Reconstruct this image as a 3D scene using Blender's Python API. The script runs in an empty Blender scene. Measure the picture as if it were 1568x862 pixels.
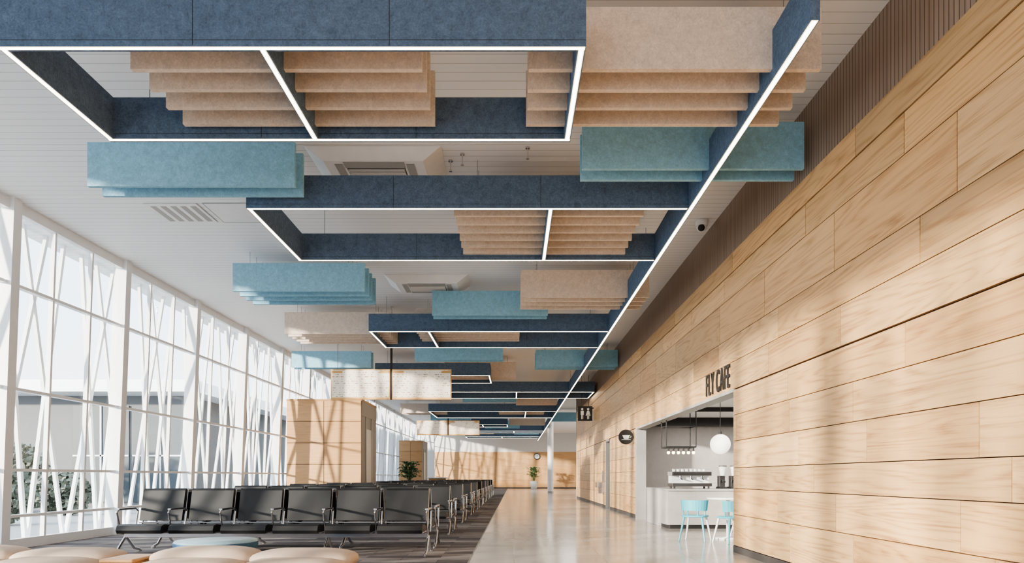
import bpy, bmesh, math, random
from mathutils import Vector, Matrix
random.seed(7)
S = bpy.context.scene
F = 1045.0
H = 1.1           # eye height
CZ = 5.19         # ceiling
def lin(c):
    c = c/255.0
    return c/12.92 if c <= 0.04045 else ((c+0.055)/1.055)**2.4
def rgb(r, g, b): return (lin(r), lin(g), lin(b), 1.0)

# ------------------------------------------------------------------ materials
def newmat(name):
    m = bpy.data.materials.new(name); m.use_nodes = True
    nt = m.node_tree; b = nt.nodes['Principled BSDF']
    return m, nt, b
def N(nt, t, **k):
    n = nt.nodes.new(t)
    for a, v in k.items(): setattr(n, a, v)
    return n
def math_(nt, op, a, b=None, c=None):
    n = N(nt, 'ShaderNodeMath', operation=op)
    for i, v in enumerate((a, b, c)):
        if v is None: continue
        if isinstance(v, (int, float)): n.inputs[i].default_value = v
        else: nt.links.new(v, n.inputs[i])
    return n.outputs[0]
def mixc(nt, f, a, b, mode='MIX'):
    n = N(nt, 'ShaderNodeMix', data_type='RGBA', blend_type=mode)
    for i, v in ((0, f), (6, a), (7, b)):
        if isinstance(v, (int, float, tuple)): n.inputs[i].default_value = v
        else: nt.links.new(v, n.inputs[i])
    return n.outputs[2]
def coords(nt):
    t = N(nt, 'ShaderNodeTexCoord'); s = N(nt, 'ShaderNodeSeparateXYZ')
    nt.links.new(t.outputs['Object'], s.inputs[0])
    return t.outputs['Object'], s.outputs[0], s.outputs[1], s.outputs[2]
def comb(nt, x, y, z):
    n = N(nt, 'ShaderNodeCombineXYZ')
    for i, v in enumerate((x, y, z)):
        if isinstance(v, (int, float)): n.inputs[i].default_value = v
        else: nt.links.new(v, n.inputs[i])
    return n.outputs[0]
def noise(nt, vec, scale, detail=3, rough=.55, dist=0):
    n = N(nt, 'ShaderNodeTexNoise')
    n.inputs['Scale'].default_value = scale; n.inputs['Detail'].default_value = detail
    n.inputs['Roughness'].default_value = rough; n.inputs['Distortion'].default_value = dist
    nt.links.new(vec, n.inputs['Vector']); return n.outputs['Fac']
def ramp(nt, f, stops):
    n = N(nt, 'ShaderNodeValToRGB'); cr = n.color_ramp
    while len(cr.elements) < len(stops): cr.elements.new(.5)
    for e, (p, c) in zip(cr.elements, stops): e.position = p; e.color = c
    nt.links.new(f, n.inputs[0]); return n.outputs[0]
def bump(nt, b, h, strength=.3, dist=.01):
    n = N(nt, 'ShaderNodeBump'); n.inputs['Strength'].default_value = strength
    n.inputs['Distance'].default_value = dist
    nt.links.new(h, n.inputs['Height']); nt.links.new(n.outputs[0], b.inputs['Normal'])
def scl(c, k): return (min(c[0]*k, 1), min(c[1]*k, 1), min(c[2]*k, 1), 1)

def plain(name, c, rough=.6, metal=0, emis=0, var=.06):
    m, nt, b = newmat(name)
    o, x, y, z = coords(nt)
    f = noise(nt, o, 6, 3)
    nt.links.new(mixc(nt, f, scl(c, 1-var), scl(c, 1+var)), b.inputs['Base Color'])
    b.inputs['Roughness'].default_value = rough; b.inputs['Metallic'].default_value = metal
    if emis:
        b.inputs['Emission Color'].default_value = c; b.inputs['Emission Strength'].default_value = emis
    return m
def felt(name, c, ct=1.0):
    m, nt, b = newmat(name); o, x, y, z = coords(nt)
    f1 = noise(nt, o, 60, 5, .75); f2 = noise(nt, o, 14, 5, .75, .6)
    f = math_(nt, 'ADD', math_(nt, 'MULTIPLY', f1, .5), math_(nt, 'MULTIPLY', f2, .5))
    col = ramp(nt, f, [(.36, scl(c, 1-.34*ct)), (.5, c), (.64, scl(c, 1+.38*ct))])
    g = N(nt, 'ShaderNodeNewGeometry')
    k = math_(nt, 'MULTIPLY_ADD', g.outputs['Random Per Island'], .12, .94)
    col = mixc(nt, 1.0, col, comb(nt, k, k, k), 'MULTIPLY')
    nt.links.new(col, b.inputs['Base Color']); b.inputs['Roughness'].default_value = .95
    b.inputs['Specular IOR Level'].default_value = .15
    bump(nt, b, f1, .2, .003); return m
def wood(name, base, dark, tone=.18, rough=.42, rg=.2):
    m, nt, b = newmat(name); o, x, y, z = coords(nt)
    g = N(nt, 'ShaderNodeNewGeometry'); r = g.outputs['Random Per Island']
    u = math_(nt, 'ADD', x, y)
    uu = math_(nt, 'MULTIPLY_ADD', u, .2, math_(nt, 'MULTIPLY', r, 61))
    vv = math_(nt, 'MULTIPLY_ADD', z, 2.2, math_(nt, 'MULTIPLY', r, 23))
    n1 = noise(nt, comb(nt, uu, vv, 0), 1.1, 2, .45, .15)
    rings = math_(nt, 'PINGPONG', math_(nt, 'MULTIPLY', n1, 18), .5)
    rings = math_(nt, 'MULTIPLY', rings, 2)
    fine = noise(nt, comb(nt, math_(nt, 'MULTIPLY', u, 1.2), math_(nt, 'MULTIPLY', z, 60), r), 1.5, 4, .7)
    fig = noise(nt, comb(nt, math_(nt, 'MULTIPLY', u, .5), math_(nt, 'MULTIPLY', z, 7), math_(nt, 'MULTIPLY', r, 9)), 2.0, 3, .6, .2)
    f = math_(nt, 'ADD', math_(nt, 'MULTIPLY', rings, rg), math_(nt, 'MULTIPLY', fine, .48))
    f = math_(nt, 'ADD', f, math_(nt, 'MULTIPLY', fig, .36))
    col = ramp(nt, f, [(.30, scl(base, 1.1)), (.5, base), (.76, dark)])
    k = math_(nt, 'MULTIPLY_ADD', r, tone, 1-tone*.55)
    r2 = math_(nt, 'FRACT', math_(nt, 'MULTIPLY', r, 7.31))
    kb = math_(nt, 'MULTIPLY', k, math_(nt, 'MULTIPLY_ADD', r2, .18, .84))
    col = mixc(nt, 1.0, col, comb(nt, k, math_(nt, 'MULTIPLY', math_(nt,'ADD',k,kb), .5), kb), 'MULTIPLY')
    nt.links.new(col, b.inputs['Base Color']); b.inputs['Roughness'].default_value = rough
    b.inputs['Specular IOR Level'].default_value = .35
    bump(nt, b, fine, .08, .002); return m

M = {}
M['navy'] = felt('felt_navy', rgb(100, 119, 142), 1.0)
M['tan'] = felt('felt_tan', rgb(228, 212, 196), .55)
M['teal'] = felt('felt_teal', rgb(150, 196, 218), .6)
M['wood'] = wood('oak_veneer', rgb(210, 174, 128), rgb(154, 108, 68), .36, rg=.17)
M['wood2'] = wood('oak_kiosk', rgb(202, 162, 118), rgb(164, 118, 78), .18, rg=.1)
M['white'] = plain('white_paint', rgb(240, 240, 240), .55)
M['offwhite'] = plain('plaster', rgb(226, 224, 220), .8)
M['steelw'] = plain('white_steel', rgb(244, 246, 248), .4)
M['chrome'] = plain('chrome', rgb(205, 205, 208), .18, 1)
M['alu'] = plain('brushed_alu', rgb(170, 168, 165), .35, .8)
M['black'] = plain('black_leather', rgb(24, 24, 26), .5)
M['dark'] = plain('dark_metal', rgb(44, 42, 42), .5)
M['gap'] = plain('panel_backing', rgb(62, 42, 28), .9)
M['basebrd'] = plain('baseboard_dark', rgb(66, 62, 60), .5)
M['grey'] = plain('grey_laminate', rgb(170, 168, 164), .6)
M['concrete'] = plain('concrete', rgb(174, 169, 165), .8, var=.15)
M['cream'] = plain('cream_upholstery', rgb(196, 176, 158), .85)
M['tblue'] = plain('table_blue', rgb(62, 104, 138), .5)
M['ltop'] = plain('table_top', rgb(142, 172, 186), .3)
M['cteal'] = plain('chair_teal', rgb(90, 184, 202), .4)
M['led'] = plain('led_diffuser', (1, .90, .74, 1), .5, 0, 12, 0)
M['led_halo'] = plain('led_halo_edge', (1, .80, .52, 1), .5, 0, 2.0, 0)  # warm emission imitates the soft halo beside the LED strip
M['globe'] = plain('opal_glass', (1, .95, .88, 1), .4, 0, .8, 0)
M['bulb'] = plain('bulb', (1, .72, .38, 1), .4, 0, 6, 0)
M['leaf'] = plain('leaf', rgb(84, 112, 70), .5, var=.4)
M['leaf2'] = plain('shrub_leaf', rgb(116, 122, 110), .7, var=.3)
M['bark'] = plain('bark', rgb(96, 80, 66), .9)
M['extwall'] = plain('exterior_wall', rgb(116, 118, 120), .8)
M['extdark'] = plain('exterior_glass', rgb(76, 84, 90), .45)
M['ground'] = plain('tarmac_light', rgb(160, 160, 160), .9)
M['wire'] = plain('wire', rgb(120, 120, 120), .5)
M['orange'] = plain('sign_orange', rgb(226, 176, 112), .5)
M['signw'] = plain('sign_white', rgb(240, 240, 238), .5)

# ceiling with slat joints
m, nt, b = newmat('ceiling_slats'); o, x, y, z = coords(nt)
fr = math_(nt, 'FRACT', math_(nt, 'MULTIPLY', y, 1/.15))
ln = math_(nt, 'LESS_THAN', fr, .05)
col = mixc(nt, ln, rgb(244, 245, 247), rgb(188, 188, 188))
nt.links.new(col, b.inputs['Base Color']); b.inputs['Roughness'].default_value = .6
M['ceil'] = m
# ribbed dark wood
m, nt, b = newmat('ribbed_walnut'); o, x, y, z = coords(nt)
u = math_(nt, 'ADD', x, y)
fr = math_(nt, 'FRACT', math_(nt, 'MULTIPLY', u, 1/.06))
nf = noise(nt, comb(nt, math_(nt, 'MULTIPLY', u, 22), math_(nt, 'MULTIPLY', z, 1.2), 0), 1, 3)
c1 = mixc(nt, nf, rgb(138, 118, 102), rgb(182, 160, 142))
c2 = mixc(nt, math_(nt, 'LESS_THAN', fr, .2), c1, rgb(104, 86, 74))
nt.links.new(c2, b.inputs['Base Color']); b.inputs['Roughness'].default_value = .6
M['ribs'] = m
# polished floor
m, nt, b = newmat('polished_stone'); o, x, y, z = coords(nt)
br = N(nt, 'ShaderNodeTexBrick'); br.offset = 0
nt.links.new(o, br.inputs['Vector']); br.inputs['Scale'].default_value = 1
br.inputs['Brick Width'].default_value = 1.2; br.inputs['Row Height'].default_value = 1.2
br.inputs['Mortar Size'].default_value = .006
br.inputs['Color1'].default_value = rgb(182, 176, 170); br.inputs['Color2'].default_value = rgb(190, 184, 178)
br.inputs['Mortar'].default_value = rgb(152, 145, 138)
nn = noise(nt, o, 1.4, 5, .6)
col = mixc(nt, 1, br.outputs['Color'], mixc(nt, nn, (.86, .86, .86, 1), (1.1, 1.08, 1.06, 1)), 'MULTIPLY')
nt.links.new(col, b.inputs['Base Color'])
nt.links.new(math_(nt, 'MULTIPLY_ADD', nn, .14, .09), b.inputs['Roughness'])
b.inputs['Coat Weight'].default_value = .15; b.inputs['Coat Roughness'].default_value = .08
M['floor'] = m
# carpet
m, nt, b = newmat('carpet_tiles'); o, x, y, z = coords(nt)
br = N(nt, 'ShaderNodeTexBrick'); br.offset = .5
nt.links.new(o, br.inputs['Vector']); br.inputs['Scale'].default_value = 1
br.inputs['Brick Width'].default_value = 1.0; br.inputs['Row Height'].default_value = .25
br.inputs['Mortar Size'].default_value = .004
br.inputs['Color1'].default_value = rgb(98, 94, 96); br.inputs['Color2'].default_value = rgb(148, 142, 140)
br.inputs['Mortar'].default_value = rgb(90, 86, 86)
n1 = noise(nt, comb(nt, math_(nt, 'MULTIPLY', x, 3), math_(nt, 'MULTIPLY', y, 12), 0), 1, 4, .7)
n2 = noise(nt, o, 160, 2)
col = mixc(nt, 1, br.outputs['Color'], mixc(nt, n1, (.55, .55, .57, 1), (1.35, 1.33, 1.3, 1)), 'MULTIPLY')
nt.links.new(col, b.inputs['Base Color']); b.inputs['Roughness'].default_value = .95
b.inputs['Specular IOR Level'].default_value = .1
bump(nt, b, n2, .4, .006); M['carpet'] = m
# glass
m = bpy.data.materials.new('window_glass'); m.use_nodes = True; nt = m.node_tree; nt.nodes.clear()
out = N(nt, 'ShaderNodeOutputMaterial'); tr = N(nt, 'ShaderNodeBsdfTransparent'); gl = N(nt, 'ShaderNodeBsdfGlossy')
tr.inputs[0].default_value = (.95, .97, .98, 1); gl.inputs['Roughness'].default_value = .02
mx = N(nt, 'ShaderNodeMixShader'); mx.inputs[0].default_value = .04
nt.links.new(tr.outputs[0], mx.inputs[1]); nt.links.new(gl.outputs[0], mx.inputs[2]); nt.links.new(mx.outputs[0], out.inputs[0])
M['glass'] = m
# flight board screen
m, nt, b = newmat('flight_board_screen'); o, x, y, z = coords(nt)
row = math_(nt, 'FRACT', math_(nt, 'MULTIPLY', z, 15))
inrow = math_(nt, 'MULTIPLY', math_(nt, 'GREATER_THAN', row, .35), math_(nt, 'LESS_THAN', row, .7))
nz = noise(nt, comb(nt, math_(nt, 'MULTIPLY', x, 6), math_(nt, 'FLOOR', math_(nt, 'MULTIPLY', z, 15)), 0), 1.7, 4, .9)
tx = math_(nt, 'MULTIPLY', inrow, math_(nt, 'GREATER_THAN', nz, .54))
col = mixc(nt, tx, rgb(232, 222, 208), rgb(160, 128, 100))
nt.links.new(col, b.inputs['Base Color']); nt.links.new(col, b.inputs['Emission Color'])
b.inputs['Roughness'].default_value = .7
b.inputs['Emission Strength'].default_value = .15; M['screen'] = m

# ------------------------------------------------------------------ mesh builder
class MB:
    def __init__(s, name): s.n = name; s.v = []; s.f = []; s.m = []; s.sm = []; s.mats = []
    def mi(s, k):
        if k not in s.mats: s.mats.append(k)
        return s.mats.index(k)
    def add(s, vs, fs, k, smooth=False):
        o = len(s.v); i = s.mi(k); s.v += [tuple(v) for v in vs]
        for f in fs: s.f.append([a+o for a in f]); s.m.append(i); s.sm.append(smooth)
    def hexa(s, p, k, smooth=False):
        s.add(p, [(0, 3, 2, 1), (4, 5, 6, 7), (0, 1, 5, 4), (1, 2, 6, 5), (2, 3, 7, 6), (3, 0, 4, 7)], k, smooth)
    def box(s, x0, x1, y0, y1, z0, z1, k):
        s.hexa([(x0, y0, z0), (x1, y0, z0), (x1, y1, z0), (x0, y1, z0), (x0, y0, z1), (x1, y0, z1), (x1, y1, z1), (x0, y1, z1)], k)
    def prism(s, p0, p1, wx, wy, k):   # slanted post between two centres
        a, b = wx/2, wy/2
        s.hexa([(p[0]+dx, p[1]+dy, p[2]) for p in (p0, p1) for dx, dy in ((-a, -b), (a, -b), (a, b), (-a, b))], k)
    def cyl(s, p0, p1, r, k, seg=10, r1=None, smooth=True):
        p0, p1 = Vector(p0), Vector(p1); d = (p1-p0).normalized()
        a = d.orthogonal().normalized(); b = d.cross(a); r1 = r if r1 is None else r1
        vs = []
        for p, rr in ((p0, r), (p1, r1)):
            for i in range(seg):
                t = 2*math.pi*i/seg; vs.append(p+(a*math.cos(t)+b*math.sin(t))*rr)
        fs = [(i, (i+1) % seg, seg+(i+1) % seg, seg+i) for i in range(seg)]
        s.add(vs, fs, k, smooth); s.add(vs[:seg], [tuple(range(seg))[::-1]], k); s.add(vs[seg:], [tuple(range(seg))], k)
    def tube(s, pts, r, k, seg=8):
        for a, b in zip(pts[:-1], pts[1:]): s.cyl(a, b, r, k, seg)
        for p in pts[1:-1]: s.sph(p, r, k, 6, 4)
    def sph(s, c, r, k, seg=16, rings=10, sc=(1, 1, 1)):
        vs = []; fs = []
        for j in range(rings+1):
            ph = math.pi*j/rings
            for i in range(seg):
                t = 2*math.pi*i/seg
                vs.append((c[0]+r*sc[0]*math.sin(ph)*math.cos(t), c[1]+r*sc[1]*math.sin(ph)*math.sin(t), c[2]+r*sc[2]*math.cos(ph)))
        for j in range(rings):
            for i in range(seg):
                fs.append((j*seg+i, (j+1)*seg+i, (j+1)*seg+(i+1) % seg, j*seg+(i+1) % seg))
        s.add(vs, fs, k, True)
    def lathe(s, c, prof, k, seg=24):
        vs = []; fs = []
        for r, z in prof:
            for i in range(seg):
                t = 2*math.pi*i/seg; vs.append((c[0]+r*math.cos(t), c[1]+r*math.sin(t), c[2]+z))
        for j in range(len(prof)-1):
            for i in range(seg): fs.append((j*seg+i, j*seg+(i+1) % seg, (j+1)*seg+(i+1) % seg, (j+1)*seg+i))
        s.add(vs, fs, k, True)
    def rbox(s, x0, x1, y0, y1, z0, z1, k, e=3.5, seg=20, rings=12, ez=None):   # superellipsoid cushion
        cx, cy, cz = (x0+x1)/2, (y0+y1)/2, (z0+z1)/2; a, b, c = (x1-x0)/2, (y1-y0)/2, (z1-z0)/2
        ez = ez or e
        sp = lambda w, q: math.copysign(abs(w)**(2/q), w); vs = []; fs = []
        for j in range(rings+1):
            ph = -math.pi/2+math.pi*j/rings
            for i in range(seg):
                t = 2*math.pi*i/seg
                vs.append((cx+a*sp(math.cos(ph), ez)*sp(math.cos(t), e), cy+b*sp(math.cos(ph), ez)*sp(math.sin(t), e), cz+c*sp(math.sin(ph), ez)))
        for j in range(rings):
            for i in range(seg): fs.append((j*seg+i, j*seg+(i+1) % seg, (j+1)*seg+(i+1) % seg, (j+1)*seg+i))
        s.add(vs, fs, k, True)
    def build(s, bevel=0):
        me = bpy.data.meshes.new(s.n); me.from_pydata(s.v, [], s.f)
        for k in s.mats: me.materials.append(M[k])
        me.polygons.foreach_set('material_index', s.m); me.polygons.foreach_set('use_smooth', s.sm)
        me.update(); ob = bpy.data.objects.new(s.n, me); S.collection.objects.link(ob)
        if bevel:
            md = ob.modifiers.new('bevel', 'BEVEL'); md.width = bevel; md.segments = 2; md.limit_method = 'ANGLE'
        return ob

def X(px, d): return (px-787)*d/F
YB, YE = -8.0, 64.0
XL = -7.6; XR = 3.21; XF = 9.0
CW = CZ-.003      # cable top, just under the ceiling
def wx(z): return -7.62+.2*z/CZ

# ------------------------------------------------------------------ shell
o = MB('floor'); o.box(-.58, XF, YB, YE, -.1, 0, 'floor'); o.build()
o = MB('carpet'); o.box(-7.6, -.58, YB, YE, -.1, .001, 'carpet'); o.build()
o = MB('trim_carpet_edge'); o.box(-.595, -.575, YB, YE, -.01, .004, 'alu'); o.build()
o = MB('ground_outside'); o.box(-160, -7.9, -90, 160, -.3, -.12, 'ground'); o.box(-7.9, 60, -90, YB-.2, -.3, -.12, 'ground'); o.build()
o = MB('ceiling'); o.box(-8.3, XF, YB, YE, CZ, CZ+.3, 'ceil'); o.build()

# right wall: backing + panels
CA, CB = 9.98, 17.8; DA, DB = 22.8, 23.8
o = MB('wall_right')
for a, b_ in ((YB, CA), (CB, DA), (DB, 35)): o.box(XR+.03, 3.43, a, b_, 0, 2.38, 'gap')
o.box(XR+.03, 3.43, YB, 35, 2.38, CZ, 'gap')
zs = [.10, .55, .93, 1.23, 1.62, 2.0, 2.38, 2.785, 3.16, 3.75, 4.1]
g = .004
for ri, (z0, z1) in enumerate(zip(zs[:-1], zs[1:])):
    y = YB-random.random()*2
    cuts = []
    while y < 35:
        L = random.choice([1.5, 1.9, 2.4, 2.9]); cuts.append((y, y+L)); y += L
    for a, b_ in cuts:
        a = max(a, YB); segs = [(a, min(b_, 35))]
        if z1 <= 2.381:
            for (p, q) in ((CA, CB), (DA, DB)):
                ns = []
                for (u, v) in segs:
                    if v <= p or u >= q: ns.append((u, v)); continue
                    if u < p: ns.append((u, p))
                    if v > q: ns.append((q, v))
                segs = ns
        for u, v in segs:
            if v-u > .02: o.box(XR, XR+.03, u+.005, v-.005, z0+g, z1-(g if abs(z1-2.38) > .01 else .016), 'wood')
y = YB
while y < 35:
    o.box(XR-.01, XR+.03, y, min(y+3.6, 35)-.01, 4.105, 4.385, 'wood'); y += 3.6
o.box(XR+.015, XR+.03, YB, 35, 4.39, CZ, 'ribs')
o.build()
o = MB('baseboard_right')
for a, b_ in ((YB, CA), (CB, DA), (DB, 35)): o.box(XR-.004, XR+.03, a, b_, 0, .095, 'basebrd')
o.build()
o = MB('trim_cafe_opening'); o.box(XR-.012, 3.44, CB-.03, CB+.16, 0, 2.38, 'grey'); o.box(XR-.004, 3.44, CA, CB-.03, 2.34, 2.385, 'grey')
o.box(XR+.01, 3.44, CA, CA+.03, 0, 2.34, 'grey'); o.build()
o = MB('wall_right_end'); o.box(3.2, 3.45, 35, 35.1, 0, CZ, 'grey'); o.box(3.45, XF, 35, 35.1, 0, CZ, 'offwhite'); o.build()  # offwhite stretch is unseen, added to block the light
o = MB('wall_right_far'); o.box(XF, XF+.2, 35, YE, 0, CZ, 'offwhite'); o.build()
o = MB('door_1'); o.box(3.30, 3.35, DA+.06, DB-.06, .01, 2.3, 'dark'); o.box(3.2, 3.43, DA, DA+.06, 0, 2.38, 'alu')
o.box(3.2, 3.43, DB-.06, DB, 0, 2.38, 'alu'); o.box(3.2, 3.43, DA, DB, 2.3, 2.38, 'alu'); o.cyl((3.27, DA+.2, .9), (3.27, DA+.2, 1.2), .015, 'chrome'); o.build()

# cafe room
o = MB('wall_cafe'); o.box(3.45, 8.2, 19, 19.15, 0, 3.3, 'concrete'); o.box(8.0, 8.2, 7.5, 19, 0, 3.3, 'concrete'); o.box(3.45, 8.2, 7.4, 7.5, 0, 3.3, 'concrete'); o.build()
o = MB('ceiling_cafe'); o.box(3.45, 8.0, 7.5, 19, 2.72, 2.85, 'white'); o.box(3.46, 8, 18.7, 18.98, 2.5, 2.72, 'dark')
o.box(3.46, 8, 15.9, 16.0, 2.62, 2.72, 'dark'); o.build()

# far wall
o = MB('wall_far')
o.box(-7.8, XF, YE, YE+.2, 0, CZ, 'offwhite')
x = -7.4
while x < XF:
    z = .1
    while z < 3.3:
        o.box(x+.004, min(x+2.2, XF)-.004, YE-.04, YE, z+.004, z+.66, 'wood2'); z += .665
    x += 2.2
o.build()
o = MB('baseboard_far'); o.box(-7.4, XF, YE-.05, YE, 0, .1, 'basebrd'); o.build()

# left glazed wall
o = MB('window_1')
o.add([(wx(0)-.02, YB, .01), (wx(0)-.02, YE, .01), (wx(CZ)-.02, YE, CZ-.01), (wx(CZ)-.02, YB, CZ-.01)], [(0, 1, 2, 3)], 'glass'); o.build()
o = MB('window_frame')
y0 = 10.06-2.9*6; k = 0
while y0 < YE:
    o.prism((wx(0)+.0, y0, 0), (wx(CZ)+.0, y0, CZ), .24, .17, 'steelw')
    for t in (1/3., 2/3.):
        yy = y0+2.9*t
        if yy < YE: o.prism((wx(0), yy, 0), (wx(CZ), yy, CZ), .07, .045, 'steelw')
    y0 += 2.9
for z in (.06, .5, 1.2, 2.42, 3.96, 5.12):
    h = .09 if z in (.06, 5.12) else .022
    o.box(wx(z)-.05, wx(z)+.05, YB, YE, z-h, z+h, 'steelw')
o.build()
o = MB('facade_lattice')
y = YB-2
i = 0
while y < YE+1:
    for s_ in (-1, 1):
        o.prism((-8.12, y, -.1), (-7.95, y+s_*(1.3 if i % 2 else .75), 5.4), .06, .06, 'steelw')
    y += .97; i += 1
o.box(-8.3, -7.85, YB-2, YE+2, 5.45, 5.6, 'steelw'); o.box(-8.3, -7.9, YB-2, YE+2, -.12, .0, 'steelw')
o.build()
# rear end, unseen, glazed to let in frontal fill light
o = MB('rear_fill_glazing'); o.add([(-7.5, YB, .01), (XR, YB, .01), (XR, YB, CZ-.01), (-7.5, YB, CZ-.01)], [(0, 1, 2, 3)], 'glass'); o.build()
o = MB('window_frame')
for i in range(6): o.box(-7.5+i*2.12, -7.4+i*2.12, YB-.1, YB+.1, 0, CZ, 'steelw')
for z in (.05, 2.4, 5.1): o.box(-7.5, XR, YB-.05, YB+.05, z-.05, z+.05, 'steelw')
o.build()

# ------------------------------------------------------------------ ceiling beams
ZB, ZT = H+3.28, H+3.28+.4
TW = .065
def bx(o, x0, x1, y):
    o.box(x0, x1, y, y+TW, ZB, ZT, 'navy')
    o.box(x0+.006, x1-.006, y+.004, y+.042, ZB-.003, ZB+.01, 'led_halo'); o.box(x0+.014, x1-.014, y+.012, y+.034, ZB-.004, ZB+.01, 'led')
    o.box(x0, x1, y-.0012, y, ZB+.048, ZB+.051, 'dark')
    n = max(1, int((x1-x0)/1.9))
    for i in range(1, n+1):
        xx = x0+(x1-x0)*i/(n+1)
        o.box(xx-.002, xx+.002, y-.002, y+TW+.002, ZB+.01, ZT, 'dark')
    for i in (0, 1):
        xx = x0+.4 if i == 0 else x1-.4
        o.cyl((xx, y+TW/2, ZT), (xx, y+TW/2, CW), .004, 'wire', 5)
def by(o, x, y0, y1):
    o.box(x-TW/2, x+TW/2, y0+TW, y1, ZB+.001, ZT, 'navy'); o.box(x-.022, x+.022, y0+.02, y1+.02, ZB-.0033, ZB+.01, 'led_halo'); o.box(x-.012, x+.012, y0+.02, y1+.02, ZB-.0045, ZB+.01, 'led')
def frame(x0, x1, y0, y1, div=(), right=True, left=True):
    o = MB('linear_light_beam')
    bx(o, x0, x1, y0); bx(o, x0, x1, y1)
    if left: by(o, x0+TW/2, y0, y1)
    if right: by(o, x1-TW/2, y0, y1)
    for d in div: by(o, d, y0, y1)
    return o.build()
XS = 2.125
frame(-3.95, .55, 5.20, 6.62, (-1.93,))
frame(-3.27, XS, 8.33, 10.32, (.45,), right=False)
frame(-3.28, XS, 15.4, 17.3, (-1.93,), right=False)
frame(-4.5, -.77, 22.1, 23.9, (-2.5,))
frame(-2.9, 3.12, 26.4, 28.5, (.1,))
frame(-4.3, XS, 34.3, 38.0, (.6,), right=False)
frame(-4.2, -.4, 43, 45, (-2,))
frame(-2.9, XS, 49, 51, (0,), right=False)
frame(-4.0, XS, 56, 58, (-1,), right=False)
o = MB('linear_light_beam')
o.box(XS+.003, XS+.073, 4.9, 62, ZB+.001, ZT, 'navy'); o.box(XS+.014, XS+.062, 4.904, 61.9, ZB-.004, ZB+.01, 'led_halo'); o.box(XS+.024, XS+.052, 4.91, 61.9, ZB-.0055, ZB+.01, 'led')
y = 5.2
while y < 62: o.cyl((XS+.04, y, ZT), (XS+.04, y, CW), .004, 'wire', 5); y += 3
o.build()

# ------------------------------------------------------------------ felt baffles
def baffles(kind, x0, x1, ds, z0=H+3.36, h=.51):
    o = MB({'tan': 'tan_felt_baffle', 'teal': 'teal_felt_baffle'}[kind])
    for i, d in enumerate(ds):
        dx = random.uniform(-.006, .006)
        o.box(x0+dx, x1+dx, d, d+.05, z0, z0+h, kind)
        for xx in (x0+.3, x1-.3): o.cyl((xx, d+.025, z0+h), (xx, d+.025, CW), .003, 'wire', 5)
    o.build()
def rng(a, n, s=.292): return [a+i*s for i in range(n)]
baffles('tan', -3.16, -.76, rng(5.33, 5))
baffles('tan', .12, 2.53, [5.62, 5.92, 6.21, 6.5])
baffles('teal', -4.93, -2.53, [7.89, 8.17-.01])
baffles('teal', .75, 3.17, [7.44, 7.72])
baffles('tan', -.77, 1.67, rng(8.78, 6, .298))
baffles('teal', -5.09, -2.7, rng(12.36, 4, .31))
baffles('tan', .13, 2.53, rng(12.77, 4, .297))
baffles('teal', -1.71, .70, [14.2, 14.5])
baffles('tan', -5.4, -2.95, rng(16.05, 5, .3))
baffles('tan', -2.28, .13, rng(15.7, 5, .3))
baffles('teal', -6.85, -4.4, [21.0, 21.3])
baffles('teal', -2.86, -.32, [19.6, 19.9])
baffles('teal', .66, 3.16, [20.8, 21.1, 21.4])
baffles('tan', -2.3, .07, rng(23.0, 3, .3))
baffles('teal', -2.3, .1, rng(30.5, 2))
baffles('tan', .1, 2.0, rng(31.5, 3))
baffles('tan', -6.0, -3.6, rng(36.0, 4))
baffles('tan', -.8, 1.6, rng(36, 4))
baffles('teal', 2.3, 4.4, rng(41, 3))
baffles('teal', -5, -2.6, rng(41, 3))
baffles('tan', -.3, 2.0, rng(44, 3))
baffles('teal', -2, .4, rng(47, 3))
baffles('tan', -4, -1.6, rng(53, 4)); baffles('teal', 0, 2.0, rng(54, 3)); baffles('tan', -3, -.6, rng(60, 3))

# ------------------------------------------------------------------ ceiling equipment
def cassette(cx, cy):
    o = MB('ceiling_air_cassette')
    z1, z0 = CW, CZ-.17
    A = [(cx-.85, cy-.42, z1), (cx+.85, cy-.42, z1), (cx+.85, cy+.42, z1), (cx-.85, cy+.42, z1)]
    B = [(cx-.62, cy-.38, z0), (cx+.62, cy-.38, z0), (cx+.62, cy+.38, z0), (cx-.62, cy+.38, z0)]
    o.hexa(B+A, 'white')
    o.box(cx-.38, cx+.38, cy-.35, cy-.2, z0-.01, z0, 'grey'); o.box(cx-.38, cx+.38, cy+.24, cy+.33, z0-.01, z0, 'grey')
    o.box(cx-.5, cx-.4, cy-.3, cy+.3, z0-.008, z0, 'grey'); o.box(cx+.4, cx+.5, cy-.3, cy+.3, z0-.008, z0, 'grey')
    for i in range(9): o.box(cx-.36, cx+.36, cy-.17+i*.042, cy-.15+i*.042, z0-.02, z0, 'offwhite')
    o.box(cx-.37, cx+.37, cy-.18, cy+.22, z0-.004, z0, 'dark')
    o.build(.006)
cassette(-1.75, 8.85); cassette(-1.78, 14.2)
o = MB('ceiling_vent_grille')
o.box(-5.55, -4.75, 10.2, 10.95, CZ-.015, CW, 'white')
for i in range(5): o.box(-5.48+i*.15, -5.40+i*.15, 10.28, 10.88, CZ-.018, CW, 'grey')
o.build()
o = MB('ceiling_access_hatch'); o.box(-4.65, -4.0, 10.2, 10.95, CZ-.006, CW, 'white')
for a in ((-4.66, -3.99, 10.19, 10.2), (-4.66, -3.99, 10.95, 10.96), (-4.66, -4.65, 10.2, 10.95), (-4.0, -3.99, 10.2, 10.95)): o.box(*a, CZ-.008, CW, 'grey')
o.build()
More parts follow.
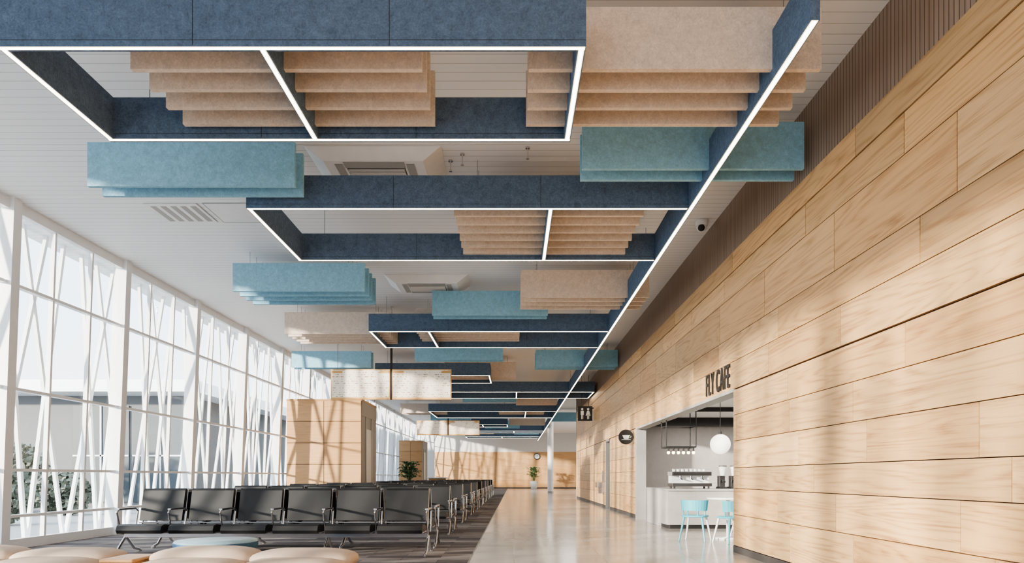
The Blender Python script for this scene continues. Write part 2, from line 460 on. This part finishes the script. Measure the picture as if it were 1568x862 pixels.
o = MB('security_camera'); o.cyl((3.0, 10.9, CW), (3.0, 10.9, CZ-.09), .1, 'white', 20); o.sph((3.0, 10.9, CZ-.1), .085, 'white'); o.sph((2.98, 10.85, CZ-.13), .055, 'dark'); o.build()
for (px, py) in ((708, 235), (808, 225), (600, 470), (240, 470), (690, 245)):
    d = (CZ-H)*F/(730-py); xx = X(px, d)
    o = MB('ceiling_sprinkler'); o.cyl((xx, d, CW), (xx, d, CZ-.02), .03, 'chrome', 12); o.cyl((xx, d, CW), (xx, d, CZ-.14), .006, 'chrome', 8); o.cyl((xx, d, CZ-.14), (xx, d, CZ-.15), .02, 'chrome', 12); o.build()

# ------------------------------------------------------------------ flight boards
def board(xa, xb, y, z0, z1):
    o = MB('flight_information_board'); xm = (xa+xb)/2
    for a, b_ in ((xa, xm-.03), (xm+.03, xb)):
        o.box(a, b_, y, y+.06, z0, z1, 'orange'); o.box(a+.03, b_-.03, y-.006, y, z0+.06, z1-.03, 'screen')
        o.box(a+.03, a+.35, y-.009, y-.005, z1-.12, z1-.05, 'orange'); o.box(b_-.3, b_-.03, y-.009, y-.005, z1-.12, z1-.05, 'orange')
    o.box(xm-.03, xm+.03, y+.02, y+.08, z0, CW, 'dark')
    for xx in (xa+.2, xb-.2): o.cyl((xx, y+.03, z1), (xx, y+.03, CW), .008, 'wire', 6)
    o.build()
board(-5.5, -1.88, 21.0-.5, H+2.32, H+3.23)
board(-5.5, -1.95, 38.6, H+2.35, H+3.18)

# ------------------------------------------------------------------ kiosks
def kiosk(x0, x1, y0, y1, z1):
    o = MB('wood_clad_kiosk'); zf = .003
    o.box(x0+.01, x1-.01, y0+.02, y1, zf, z1-.02, 'gap')
    n = 2; w = (x1-x0)/n
    nr = 5; hr = (z1-.1)/nr
    for i in range(n):
        for j in range(nr): o.box(x0+i*w+.008, x0+(i+1)*w-.008, y0, y0+.03, .1+j*hr+.008, .1+(j+1)*hr-.008, 'wood2')
    o.box(x0, x1, y0-.005, y0+.03, zf, .1, 'basebrd')
    o.box(x1-.03, x1, y0+.035, y1, .1, z1-.5, 'grey'); o.box(x1-.03, x1+.01, y0+.03, y1+.02, z1-.5, z1, 'grey')
    o.box(x1-.01, x1+.012, y0+.7, y0+1.5, .9, 2.7, 'signw'); o.box(x1-.01, x1+.03, y0+.6, y0+.7, .1, z1-.5, 'alu'); o.box(x1-.01, x1+.03, y0+1.5, y0+1.6, .1, z1-.5, 'alu')
    o.box(x0, x1+.02, y0-.02, y1+.02, z1-.03, z1+.03, 'wood2')
    o.build()
kiosk(-7.4, -4.97, 22.2, 24.6, 3.6)
kiosk(-7.4, -5.9, 43.9, 46.5, 3.4)

# ------------------------------------------------------------------ bench seats
def bench(n):
    o = MB('airport_bench_seat'); P = .72
    for i in range(n):
        a = i*P+.05; b_ = (i+1)*P-.05
        prof = [(.03, .42), (.0, .36), (.03, .31), (.09, .33), (.60, .30), (.64, .36), (.55, .385), (.12, .44)]
        vs = [(a, y, z) for y, z in prof]+[(b_, y, z) for y, z in prof]; k = len(prof)
        o.add(vs, [(j, (j+1) % k, k+(j+1) % k, k+j) for j in range(k)], 'black'); o.add(vs, [tuple(range(k))[::-1], tuple(range(k, 2*k))], 'black')
        prof = [(.60, .46), (.665, .45), (.72, .62), (.79, .905), (.75, .925), (.715, .90), (.655, .66)]
        vs = [(a, y, z) for y, z in prof]+[(b_, y, z) for y, z in prof]; k = len(prof)
        o.add(vs, [(j, (j+1) % k, k+(j+1) % k, k+j) for j in range(k)], 'black'); o.add(vs, [tuple(range(k))[::-1], tuple(range(k, 2*k))], 'black')
        for x in (a+.0, b_-.0):
            o.tube([(x, .06, .32), (x, .6, .31), (x, .69, .42), (x, .80, .91)], .011, 'chrome', 6)
        o.cyl((a, .8, .91), (b_, .8, .91), .01, 'chrome', 6)
        o.cyl((a, .60, .43), (b_, .60, .43), .012, 'chrome', 6)
    for i in range(n+1):
        x = i*P
        o.tube([(x, .52, .30), (x, .60, .40), (x, .66, .60), (x, .60, .635), (x, .16, .635), (x, .12, .60), (x, .22, .30)], .013, 'chrome', 8)
        o.box(x-.022, x+.022, .14, .58, .632, .655, 'chrome')
    o.box(0, n*P, .30, .38, .235, .30, 'chrome')
    for x in ([0, 2*P, 4*P, n*P] if n == 6 else [0, 2*P, n*P]):
        o.tube([(x, .34, .25), (x, .12, .06), (x, -.02, .025)], .02, 'chrome', 8)
        o.tube([(x, .34, .25), (x, .56, .06), (x, .70, .025)], .02, 'chrome', 8)
        o.cyl((x, -.02, .003), (x, -.02, .03), .03, 'chrome', 10); o.cyl((x, .70, .003), (x, .70, .03), .03, 'chrome', 10)
    ob = o.build(.004); return ob
b6 = bench(6); b4 = bench(4)
first = True; f4 = True
for k in range(10):
    yy = 9.4+3.3*k; n = 4 if k in (4, 8, 9) else 6
    for face in (0, 1):
        src = b6 if n == 6 else b4
        if n == 6 and first: ob = b6; first = False
        elif n == 4 and f4: ob = b4; f4 = False
        else: ob = src.copy(); S.collection.objects.link(ob)
        if face == 0: ob.location = (-1.22-n*.72, yy, 0)
        else: ob.location = (-1.22, yy+1.78, 0); ob.rotation_euler = (0, 0, math.pi)

# ------------------------------------------------------------------ lounge sofas + table
def sofa(x0, x1, y0, n):
    o = MB('modular_lounge_sofa'); w = (x1-x0)/n
    for i in range(n):
        a = x0+i*w
        o.rbox(a-.01, a+w+.01, y0-.9, y0, .06, .40, 'cream', 5, 32, 14, 4)
        o.rbox(a-.03, a+w+.03, y0-.46, y0+.02, .26, .455+.02*((i+1) % 2), 'cream', 4.5, 36, 14, 2.6)
    o.box(x0+.1, x1-.1, y0-.8, y0-.1, 0.003, .1, 'dark'); return o.build()
sofa(-5.35, -3.62, 6.45, 2); sofa(-3.2, -1.45, 6.38, 2)
o = MB('sofa_side_shelf'); o.box(-3.56, -3.27, 5.85, 6.3, .36, .39, 'wood2'); o.box(-3.54, -3.29, 5.9, 6.25, .003, .36, 'wood2'); o.build(.01)
o = MB('round_coffee_table'); o.lathe((-3.03, 6.95, 0), [(0, .004), (.25, .004), (.27, .03), (.3, .25), (.38, .36), (.40, .40), (.40, .44)], 'tblue', 40)
o.lathe((-3.03, 6.95, 0), [(.40, .44), (.39, .455), (0, .455)], 'ltop', 40); o.build()

# ------------------------------------------------------------------ cafe
def text_mesh(name, body, size, loc, rot, ext, mat, sx=1):
    c = bpy.data.curves.new(name, 'FONT'); c.body = body; c.size = size; c.extrude = ext; c.offset = .001; c.space_character = 1.18
    t = bpy.data.objects.new(name, c); S.collection.objects.link(t)
    dg = bpy.context.evaluated_depsgraph_get(); me = bpy.data.meshes.new_from_object(t.evaluated_get(dg))
    bpy.data.objects.remove(t); ob = bpy.data.objects.new(name, me); S.collection.objects.link(ob)
    me.materials.clear(); me.materials.append(M[mat])
    ob.matrix_world = Matrix.Translation(loc) @ rot @ Matrix.Diagonal((sx, 1, 1, 1))
    return ob
Rw = Matrix(((0, 0, -1, 0), (-1, 0, 0, 0), (0, 1, 0, 0), (0, 0, 0, 1)))
text_mesh('fly_cafe_sign', 'FLY CAFE', .50, (XR-.014, 11.36, 2.43), Rw, .011, 'dark', .52)

o = MB('cup_sign'); cy = 18.2; cx = 2.99; cz = H+1.06
o.cyl((cx, cy, cz), (cx, cy+.04, cz), .2, 'dark', 32); o.cyl((cx+.15, cy+.02, cz), (XR+.01, cy+.02, cz), .012, 'dark')
o.hexa([(cx-.06, cy-.008, cz-.05), (cx+.06, cy-.008, cz-.05), (cx+.06, cy, cz-.05), (cx-.06, cy, cz-.05), (cx-.1, cy-.008, cz+.05), (cx+.1, cy-.008, cz+.05), (cx+.1, cy, cz+.05), (cx-.1, cy, cz+.05)], 'signw')
o.box(cx-.12, cx+.12, cy-.008, cy, cz-.08, cz-.065, 'signw'); o.tube([(cx+.09, cy-.004, cz+.03), (cx+.135, cy-.004, cz+.02), (cx+.12, cy-.004, cz-.02), (cx+.07, cy-.004, cz-.03)], .006, 'signw', 6)
o.build()
o = MB('restroom_sign'); y = 27.5; x0, x1, z0, z1 = 2.58, 3.16, H+2.25, H+2.84
o.box(x0, x1, y, y+.06, z0, z1, 'dark'); o.box(x1, XR+.01, y+.01, y+.05, z1-.1, z1-.05, 'dark')
for k_, cx in enumerate((x0+.17, x1-.17)):
    o.cyl((cx, y-.01, z1-.12), (cx, y, z1-.12), .045, 'signw', 16)
    if k_ == 0: o.box(cx-.06, cx+.06, y-.01, y, z1-.35, z1-.18, 'signw')
    else: o.hexa([(cx-.1, y-.01, z1-.38), (cx+.1, y-.01, z1-.38), (cx+.1, y, z1-.38), (cx-.1, y, z1-.38), (cx-.04, y-.01, z1-.18), (cx+.04, y-.01, z1-.18), (cx+.04, y, z1-.18), (cx-.04, y, z1-.18)], 'signw')
    o.box(cx-.04, cx-.01, y-.01, y, z0+.07, z1-.34, 'signw'); o.box(cx+.01, cx+.04, y-.01, y, z0+.07, z1-.34, 'signw')
for xx in (x0+.15, x1-.15): o.cyl((xx, y+.03, z1), (xx, y+.03, CW), .008, 'dark', 6)
o.build()
o = MB('drinking_fountain'); o.box(2.95, XR, 24.3, 24.75, .72, .9, 'chrome'); o.box(3.05, XR, 24.38, 24.67, .5, .72, 'chrome'); o.cyl((3.05, 24.45, .9), (3.05, 24.45, .98), .012, 'chrome')
o.box(3.19, XR, 24.3, 24.75, .9, 1.3, 'alu'); o.build(.01)

o = MB('cafe_counter'); o.box(3.24, 6.6, 14.4, 15.3, .08, .80, 'concrete'); o.box(3.3, 6.5, 14.45, 15.3, 0, .08, 'dark'); o.box(3.235, 6.65, 14.36, 15.35, .80, .84, 'grey')
o.box(3.24, 3.9, 15.3, 16.7, 0.001, .80, 'concrete'); o.box(3.235, 3.92, 15.35, 16.72, .8, .84, 'grey'); o.build(.005)
o = MB('espresso_machine'); a, b_ = 3.42, 4.28; y0, y1 = 14.75, 15.2; z = .84
for xx in (a+.06, b_-.06):
    for yy in (y0+.05, y1-.05): o.cyl((xx, yy, z), (xx, yy, z+.05), .02, 'dark')
o.box(a, b_, y0, y1, z+.05, z+.12, 'chrome'); o.box(a+.02, b_-.02, y0+.16, y1, z+.12, z+.28, 'signw'); o.box(a, b_, y0+.02, y1, z+.28, z+.37, 'chrome')
o.box(a+.03, b_-.03, y0+.015, y0+.03, z+.3, z+.35, 'dark')
for i in range(3):
    xx = a+.2+i*.23; o.cyl((xx, y0+.09, z+.21), (xx, y0+.09, z+.28), .035, 'chrome', 14); o.cyl((xx, y0+.09, z+.22), (xx, y0-.06, z+.20), .012, 'dark')
for i in range(8): o.cyl((a+.09+i*.095, y0+.25, z+.37), (a+.09+i*.095, y0+.25, z+.43), .03, 'signw', 12, .038)
o.tube([(a+.02, y0+.03, z+.38), (a+.02, y0+.03, z+.43), (b_-.02, y0+.03, z+.43), (b_-.02, y0+.03, z+.38)], .008, 'chrome', 6)
o.build(.006)
for gx in (4.55, 4.80):
    o = MB('coffee_grinder'); o.box(gx-.08, gx+.08, 14.8, 15.1, .84, .88, 'dark'); o.box(gx-.06, gx+.06, 14.9, 15.08, .88, 1.12, 'chrome'); o.cyl((gx, 14.88, 1.12), (gx, 14.88, 1.32), .05, 'signw', 16, .085); o.cyl((gx, 14.88, 1.32), (gx, 14.88, 1.34), .085, 'dark', 16); o.cyl((gx, 14.86, 1.0), (gx, 14.76, .99), .03, 'dark', 10); o.build(.004)
o = MB('hanging_bottle_shelf'); a, b_ = 3.35, 4.0
for yy in (15.0, 15.5):
    for xx in (a, b_): o.cyl((xx, yy, 1.75), (xx, yy, 2.717), .012, 'dark', 6)
    o.box(a, b_, yy-.01, yy+.01, 1.74, 1.77, 'dark'); o.box(a, b_, yy-.01, yy+.01, 2.2, 2.22, 'dark')
for xx in (a, b_): o.box(xx-.01, xx+.01, 15.0, 15.5, 1.74, 1.77, 'dark'); o.box(xx-.01, xx+.01, 15, 15.5, 2.2, 2.22, 'dark')
for i in range(6):
    xx = a+.05+i*.11; o.cyl((xx, 15.02, 1.74), (xx, 15.02, 1.66), .02, 'dark', 8); o.sph((xx, 15.02, 1.63), .035, 'bulb', 10, 8)
o.build()
o = MB('globe_pendant_lamp'); o.sph((3.93, 13.0, H+.62), .19, 'globe', 28, 18); o.cyl((3.93, 13, H+.80), (3.93, 13, 2.717), .006, 'dark', 6); o.cyl((3.93, 13, H+.8), (3.93, 13, H+.86), .03, 'dark', 12); o.cyl((3.93, 13, 2.70), (3.93, 13, 2.717), .06, 'dark', 16); o.build()

def cafe_chair(x, y, rot):
    o = MB('cafe_chair')
    o.rbox(-.21, .21, -.20, .20, .40, .445, 'cteal', 4)
    n = 12; R = .21
    for i in range(n):
        t0 = math.radians(15+150*i/n); t1 = math.radians(15+150*(i+1)/n)
        p = lambda t, r, z: (r*math.cos(t), r*math.sin(t)*.9, z)
        lo = .52
        o.hexa([p(t0, R, lo), p(t1, R, lo), p(t1, R+.018, lo), p(t0, R+.018, lo), p(t0, R+.02, .70), p(t1, R+.02, .70), p(t1, R+.04, .70), p(t0, R+.04, .70)], 'cteal')
    for a in (25, 65, 115, 155):
        t = math.radians(a); o.cyl((.2*math.cos(t), .17*math.sin(t), .42), (.215*math.cos(t), .195*math.sin(t), .56), .014, 'cteal', 8)
    for sx in (-1, 1):
        for sy in (-1, 1): o.cyl((sx*.15, sy*.14, .41), (sx*.22, sy*.21, .0), .02, 'signw' if sy < 0 else 'cteal', 8, .013)
    ob = o.build(); ob.location = (x, y, .001); ob.rotation_euler = (0, 0, rot); return ob
cafe_chair(3.12, 11.75, math.radians(150)); cafe_chair(3.62, 11.35, math.radians(200)); cafe_chair(4.25, 12.4, math.radians(-60))
o = MB('cafe_table'); o.lathe((3.78, 12.05, 0), [(0, .001), (.22, .001), (.22, .02), (.03, .04), (.03, .68), (.1, .70)], 'signw', 28); o.lathe((3.78, 12.05, 0), [(0, .70), (.36, .70), (.37, .715), (.36, .73), (0, .73)], 'signw', 36); o.build()

# ------------------------------------------------------------------ column, plants
o = MB('column'); o.cyl((2.46, 46, .003), (2.46, 46, CW), .2, 'white', 28); o.cyl((2.46, 46, 0.003), (2.46, 46, .12), .22, 'alu', 28); o.build()
o = MB('column'); o.box(-6.6, -6.1, 52, 52.5, 0.003, CW, 'white'); o.build()
def plant(name, x, y, z0, h, pot_r, pot_h, n=70, ground=0):
    o = MB(name)
    o.lathe((x, y, ground), [(0, .005), (pot_r*.75, .005), (pot_r, pot_h), (pot_r*.9, pot_h), (pot_r*.85, pot_h-.04), (0, pot_h-.04)], 'signw', 20)
    for i in range(n):
        a = random.random()*6.283; t = random.random(); base = Vector((x, y, ground+pot_h-.05))
        top = base+Vector((math.cos(a)*h*.45*random.uniform(.2, 1), math.sin(a)*h*.45*random.uniform(.2, 1), h*random.uniform(.35, 1)))
        mid = (base+top)/2+Vector((0, 0, h*.1))
        if i % 3 == 0: o.tube([base, mid, top], .008, 'leaf', 4)
        d = (top-base).normalized(); s = d.cross(Vector((0, 0, 1))).normalized()*h*.07; L = d*h*.16
        dn = Vector((math.cos(a), math.sin(a), -.4))*h*.12
        o.add([top-L, top-L*.2+s, top+dn*.6+s*.7, top+dn+Vector((0, 0, -.03)), top+dn*.6-s*.7, top-L*.2-s], [(0, 1, 2, 3, 4, 5)], 'leaf')
    o.build()
plant('potted_plant', -5.9, 38.4, 0, 1.3, .35, .75, 130)
plant('potted_plant', 1.8, 61.5, 0, 1.4, .35, .7, 90)
o = MB('reception_desk'); o.box(-5.2, -4.2, 41.6, 42.2, 0.003, 1.0, 'wood2'); o.box(-5.3, -4.1, 41.5, 42.3, 1.0, 1.06, 'signw'); o.build(.01)
o = MB('wall_clock'); o.cyl((2.15, YE-.1, H+1.9), (2.15, YE-.04, H+1.9), .3, 'dark', 28); o.cyl((2.15, YE-.11, H+1.9), (2.15, YE-.1, H+1.9), .24, 'signw', 28); o.box(2.14, 2.16, YE-.12, YE-.11, H+1.9, H+2.08, 'dark'); o.box(2.15, 2.28, YE-.12, YE-.11, H+1.89, H+1.91, 'dark'); o.build()

# ------------------------------------------------------------------ outside
o = MB('terminal_building')
o.box(-32, -13, 27, 45, -.12, 4.3, 'extwall'); o.box(-33, -12, 25.6, 46, 4.3, 4.75, 'steelw')
for i in range(8):
    a = -31.5+i*2.35
    if i in (5,): continue
    o.box(a, a+2.2, 26.94, 27.0, .1, 3.9, 'extdark'); o.box(a+1.07, a+1.13, 26.9, 27, .1, 3.9, 'steelw'); o.box(a, a+2.2, 26.9, 27, 1.9, 1.96, 'steelw')
o.build()
def shrub(x, y, h, rx):
    o = MB('shrub')
    for i in range(9):
        a = i*.7; o.cyl((x, y, -.12), (x+math.cos(a)*rx*.7, y+math.sin(a)*rx*.5, h*(.45+.05*i)), .03, 'bark', 5, .01)
    for i in range(1500):
        v = Vector((random.gauss(0, 1), random.gauss(0, 1), random.gauss(0, 1))).normalized()*(random.random()**.4)
        c = Vector((x+v.x*rx, y+v.y*rx*.7, h*.46+v.z*h*.54)); q = Vector((random.gauss(0, 1), random.gauss(0, 1), random.gauss(0, 1))).normalized()
        s = q.orthogonal().normalized()*.11; t = q.cross(s).normalized()*.08
        o.add([c-s, c-t, c+s, c+t], [(0, 1, 2, 3)], 'leaf2')
    o.build()
shrub(-16.9, 23.0, 2.3, 1.2); shrub(-18.3, 23.6, 2.9, 1.2); shrub(-12.9, 17.0, 1.1, .8); shrub(-14.2, 21.5, 1.3, .9)

# ------------------------------------------------------------------ lights
w = bpy.data.worlds.new('sky'); S.world = w; w.use_nodes = True; nt = w.node_tree
bg = nt.nodes['Background']
tc = N(nt, 'ShaderNodeTexCoord'); sp = N(nt, 'ShaderNodeSeparateXYZ'); nt.links.new(tc.outputs['Generated'], sp.inputs[0])
nt.links.new(ramp(nt, sp.outputs[2], [(0, (.90, .95, 1, 1)), (.3, (.76, .88, 1, 1)), (1, (.64, .82, 1, 1))]), bg.inputs[0])
bg.inputs[1].default_value = 2.1
sun = bpy.data.lights.new('sun', 'SUN'); sun.energy = 7.5; sun.color = (1, .90, .76); sun.angle = math.radians(2)
so = bpy.data.objects.new('sun', sun); S.collection.objects.link(so); e = math.radians(9)
so.rotation_euler = Vector((.78*math.cos(e), .62*math.cos(e), -math.sin(e))).to_track_quat('-Z', 'Y').to_euler(); so.location = (-40, -30, 20)
def portal(sx, sy, mw):
    l = bpy.data.lights.new('window_portal', 'AREA'); l.shape = 'RECTANGLE'; l.size = sx; l.size_y = sy; l.cycles.is_portal = True
    ob = bpy.data.objects.new('window_portal', l); S.collection.objects.link(ob); ob.matrix_world = Matrix(mw)
portal(72, 5.4, ((0, 0, -1, -8.35), (1, 0, 0, 28), (0, -1, 0, 2.6), (0, 0, 0, 1)))
portal(10.8, 5.2, ((1, 0, 0, -2.1), (0, 0, -1, YB-.15), (0, 1, 0, 2.6), (0, 0, 0, 1)))
def area(name, loc, sx, sy, power, col):
    l = bpy.data.lights.new(name, 'AREA'); l.shape = 'RECTANGLE'; l.size = sx; l.size_y = sy; l.energy = power; l.color = col
    ob = bpy.data.objects.new(name, l); S.collection.objects.link(ob); ob.location = loc
area('cafe_ceiling_light', (5.4, 12.5, 2.68), 2.5, 4, 65, (1, .95, .88))
area('cafe_ceiling_light', (5.4, 17.3, 2.6), 2.5, 1.5, 30, (1, .95, .88))
area('hall_fill_light', (5.5, 50, 5.1), 4, 12, 300, (1, .95, .88))  # unseen fill lamp, added to brighten the far right bay

# ------------------------------------------------------------------ camera
c = bpy.data.cameras.new('camera'); co = bpy.data.objects.new('camera', c); S.collection.objects.link(co); S.camera = co
c.sensor_width = 36; c.lens = 36*F/1568; c.shift_x = -3/1568; c.shift_y = (730-431)/1568
c.clip_end = 400
co.location = (0, 0, H); co.rotation_euler = (math.pi/2, 0, 0)
S.view_settings.view_transform = 'AgX'
try: S.view_settings.look = 'AgX - Medium High Contrast'
except Exception: pass
S.view_settings.exposure = .82
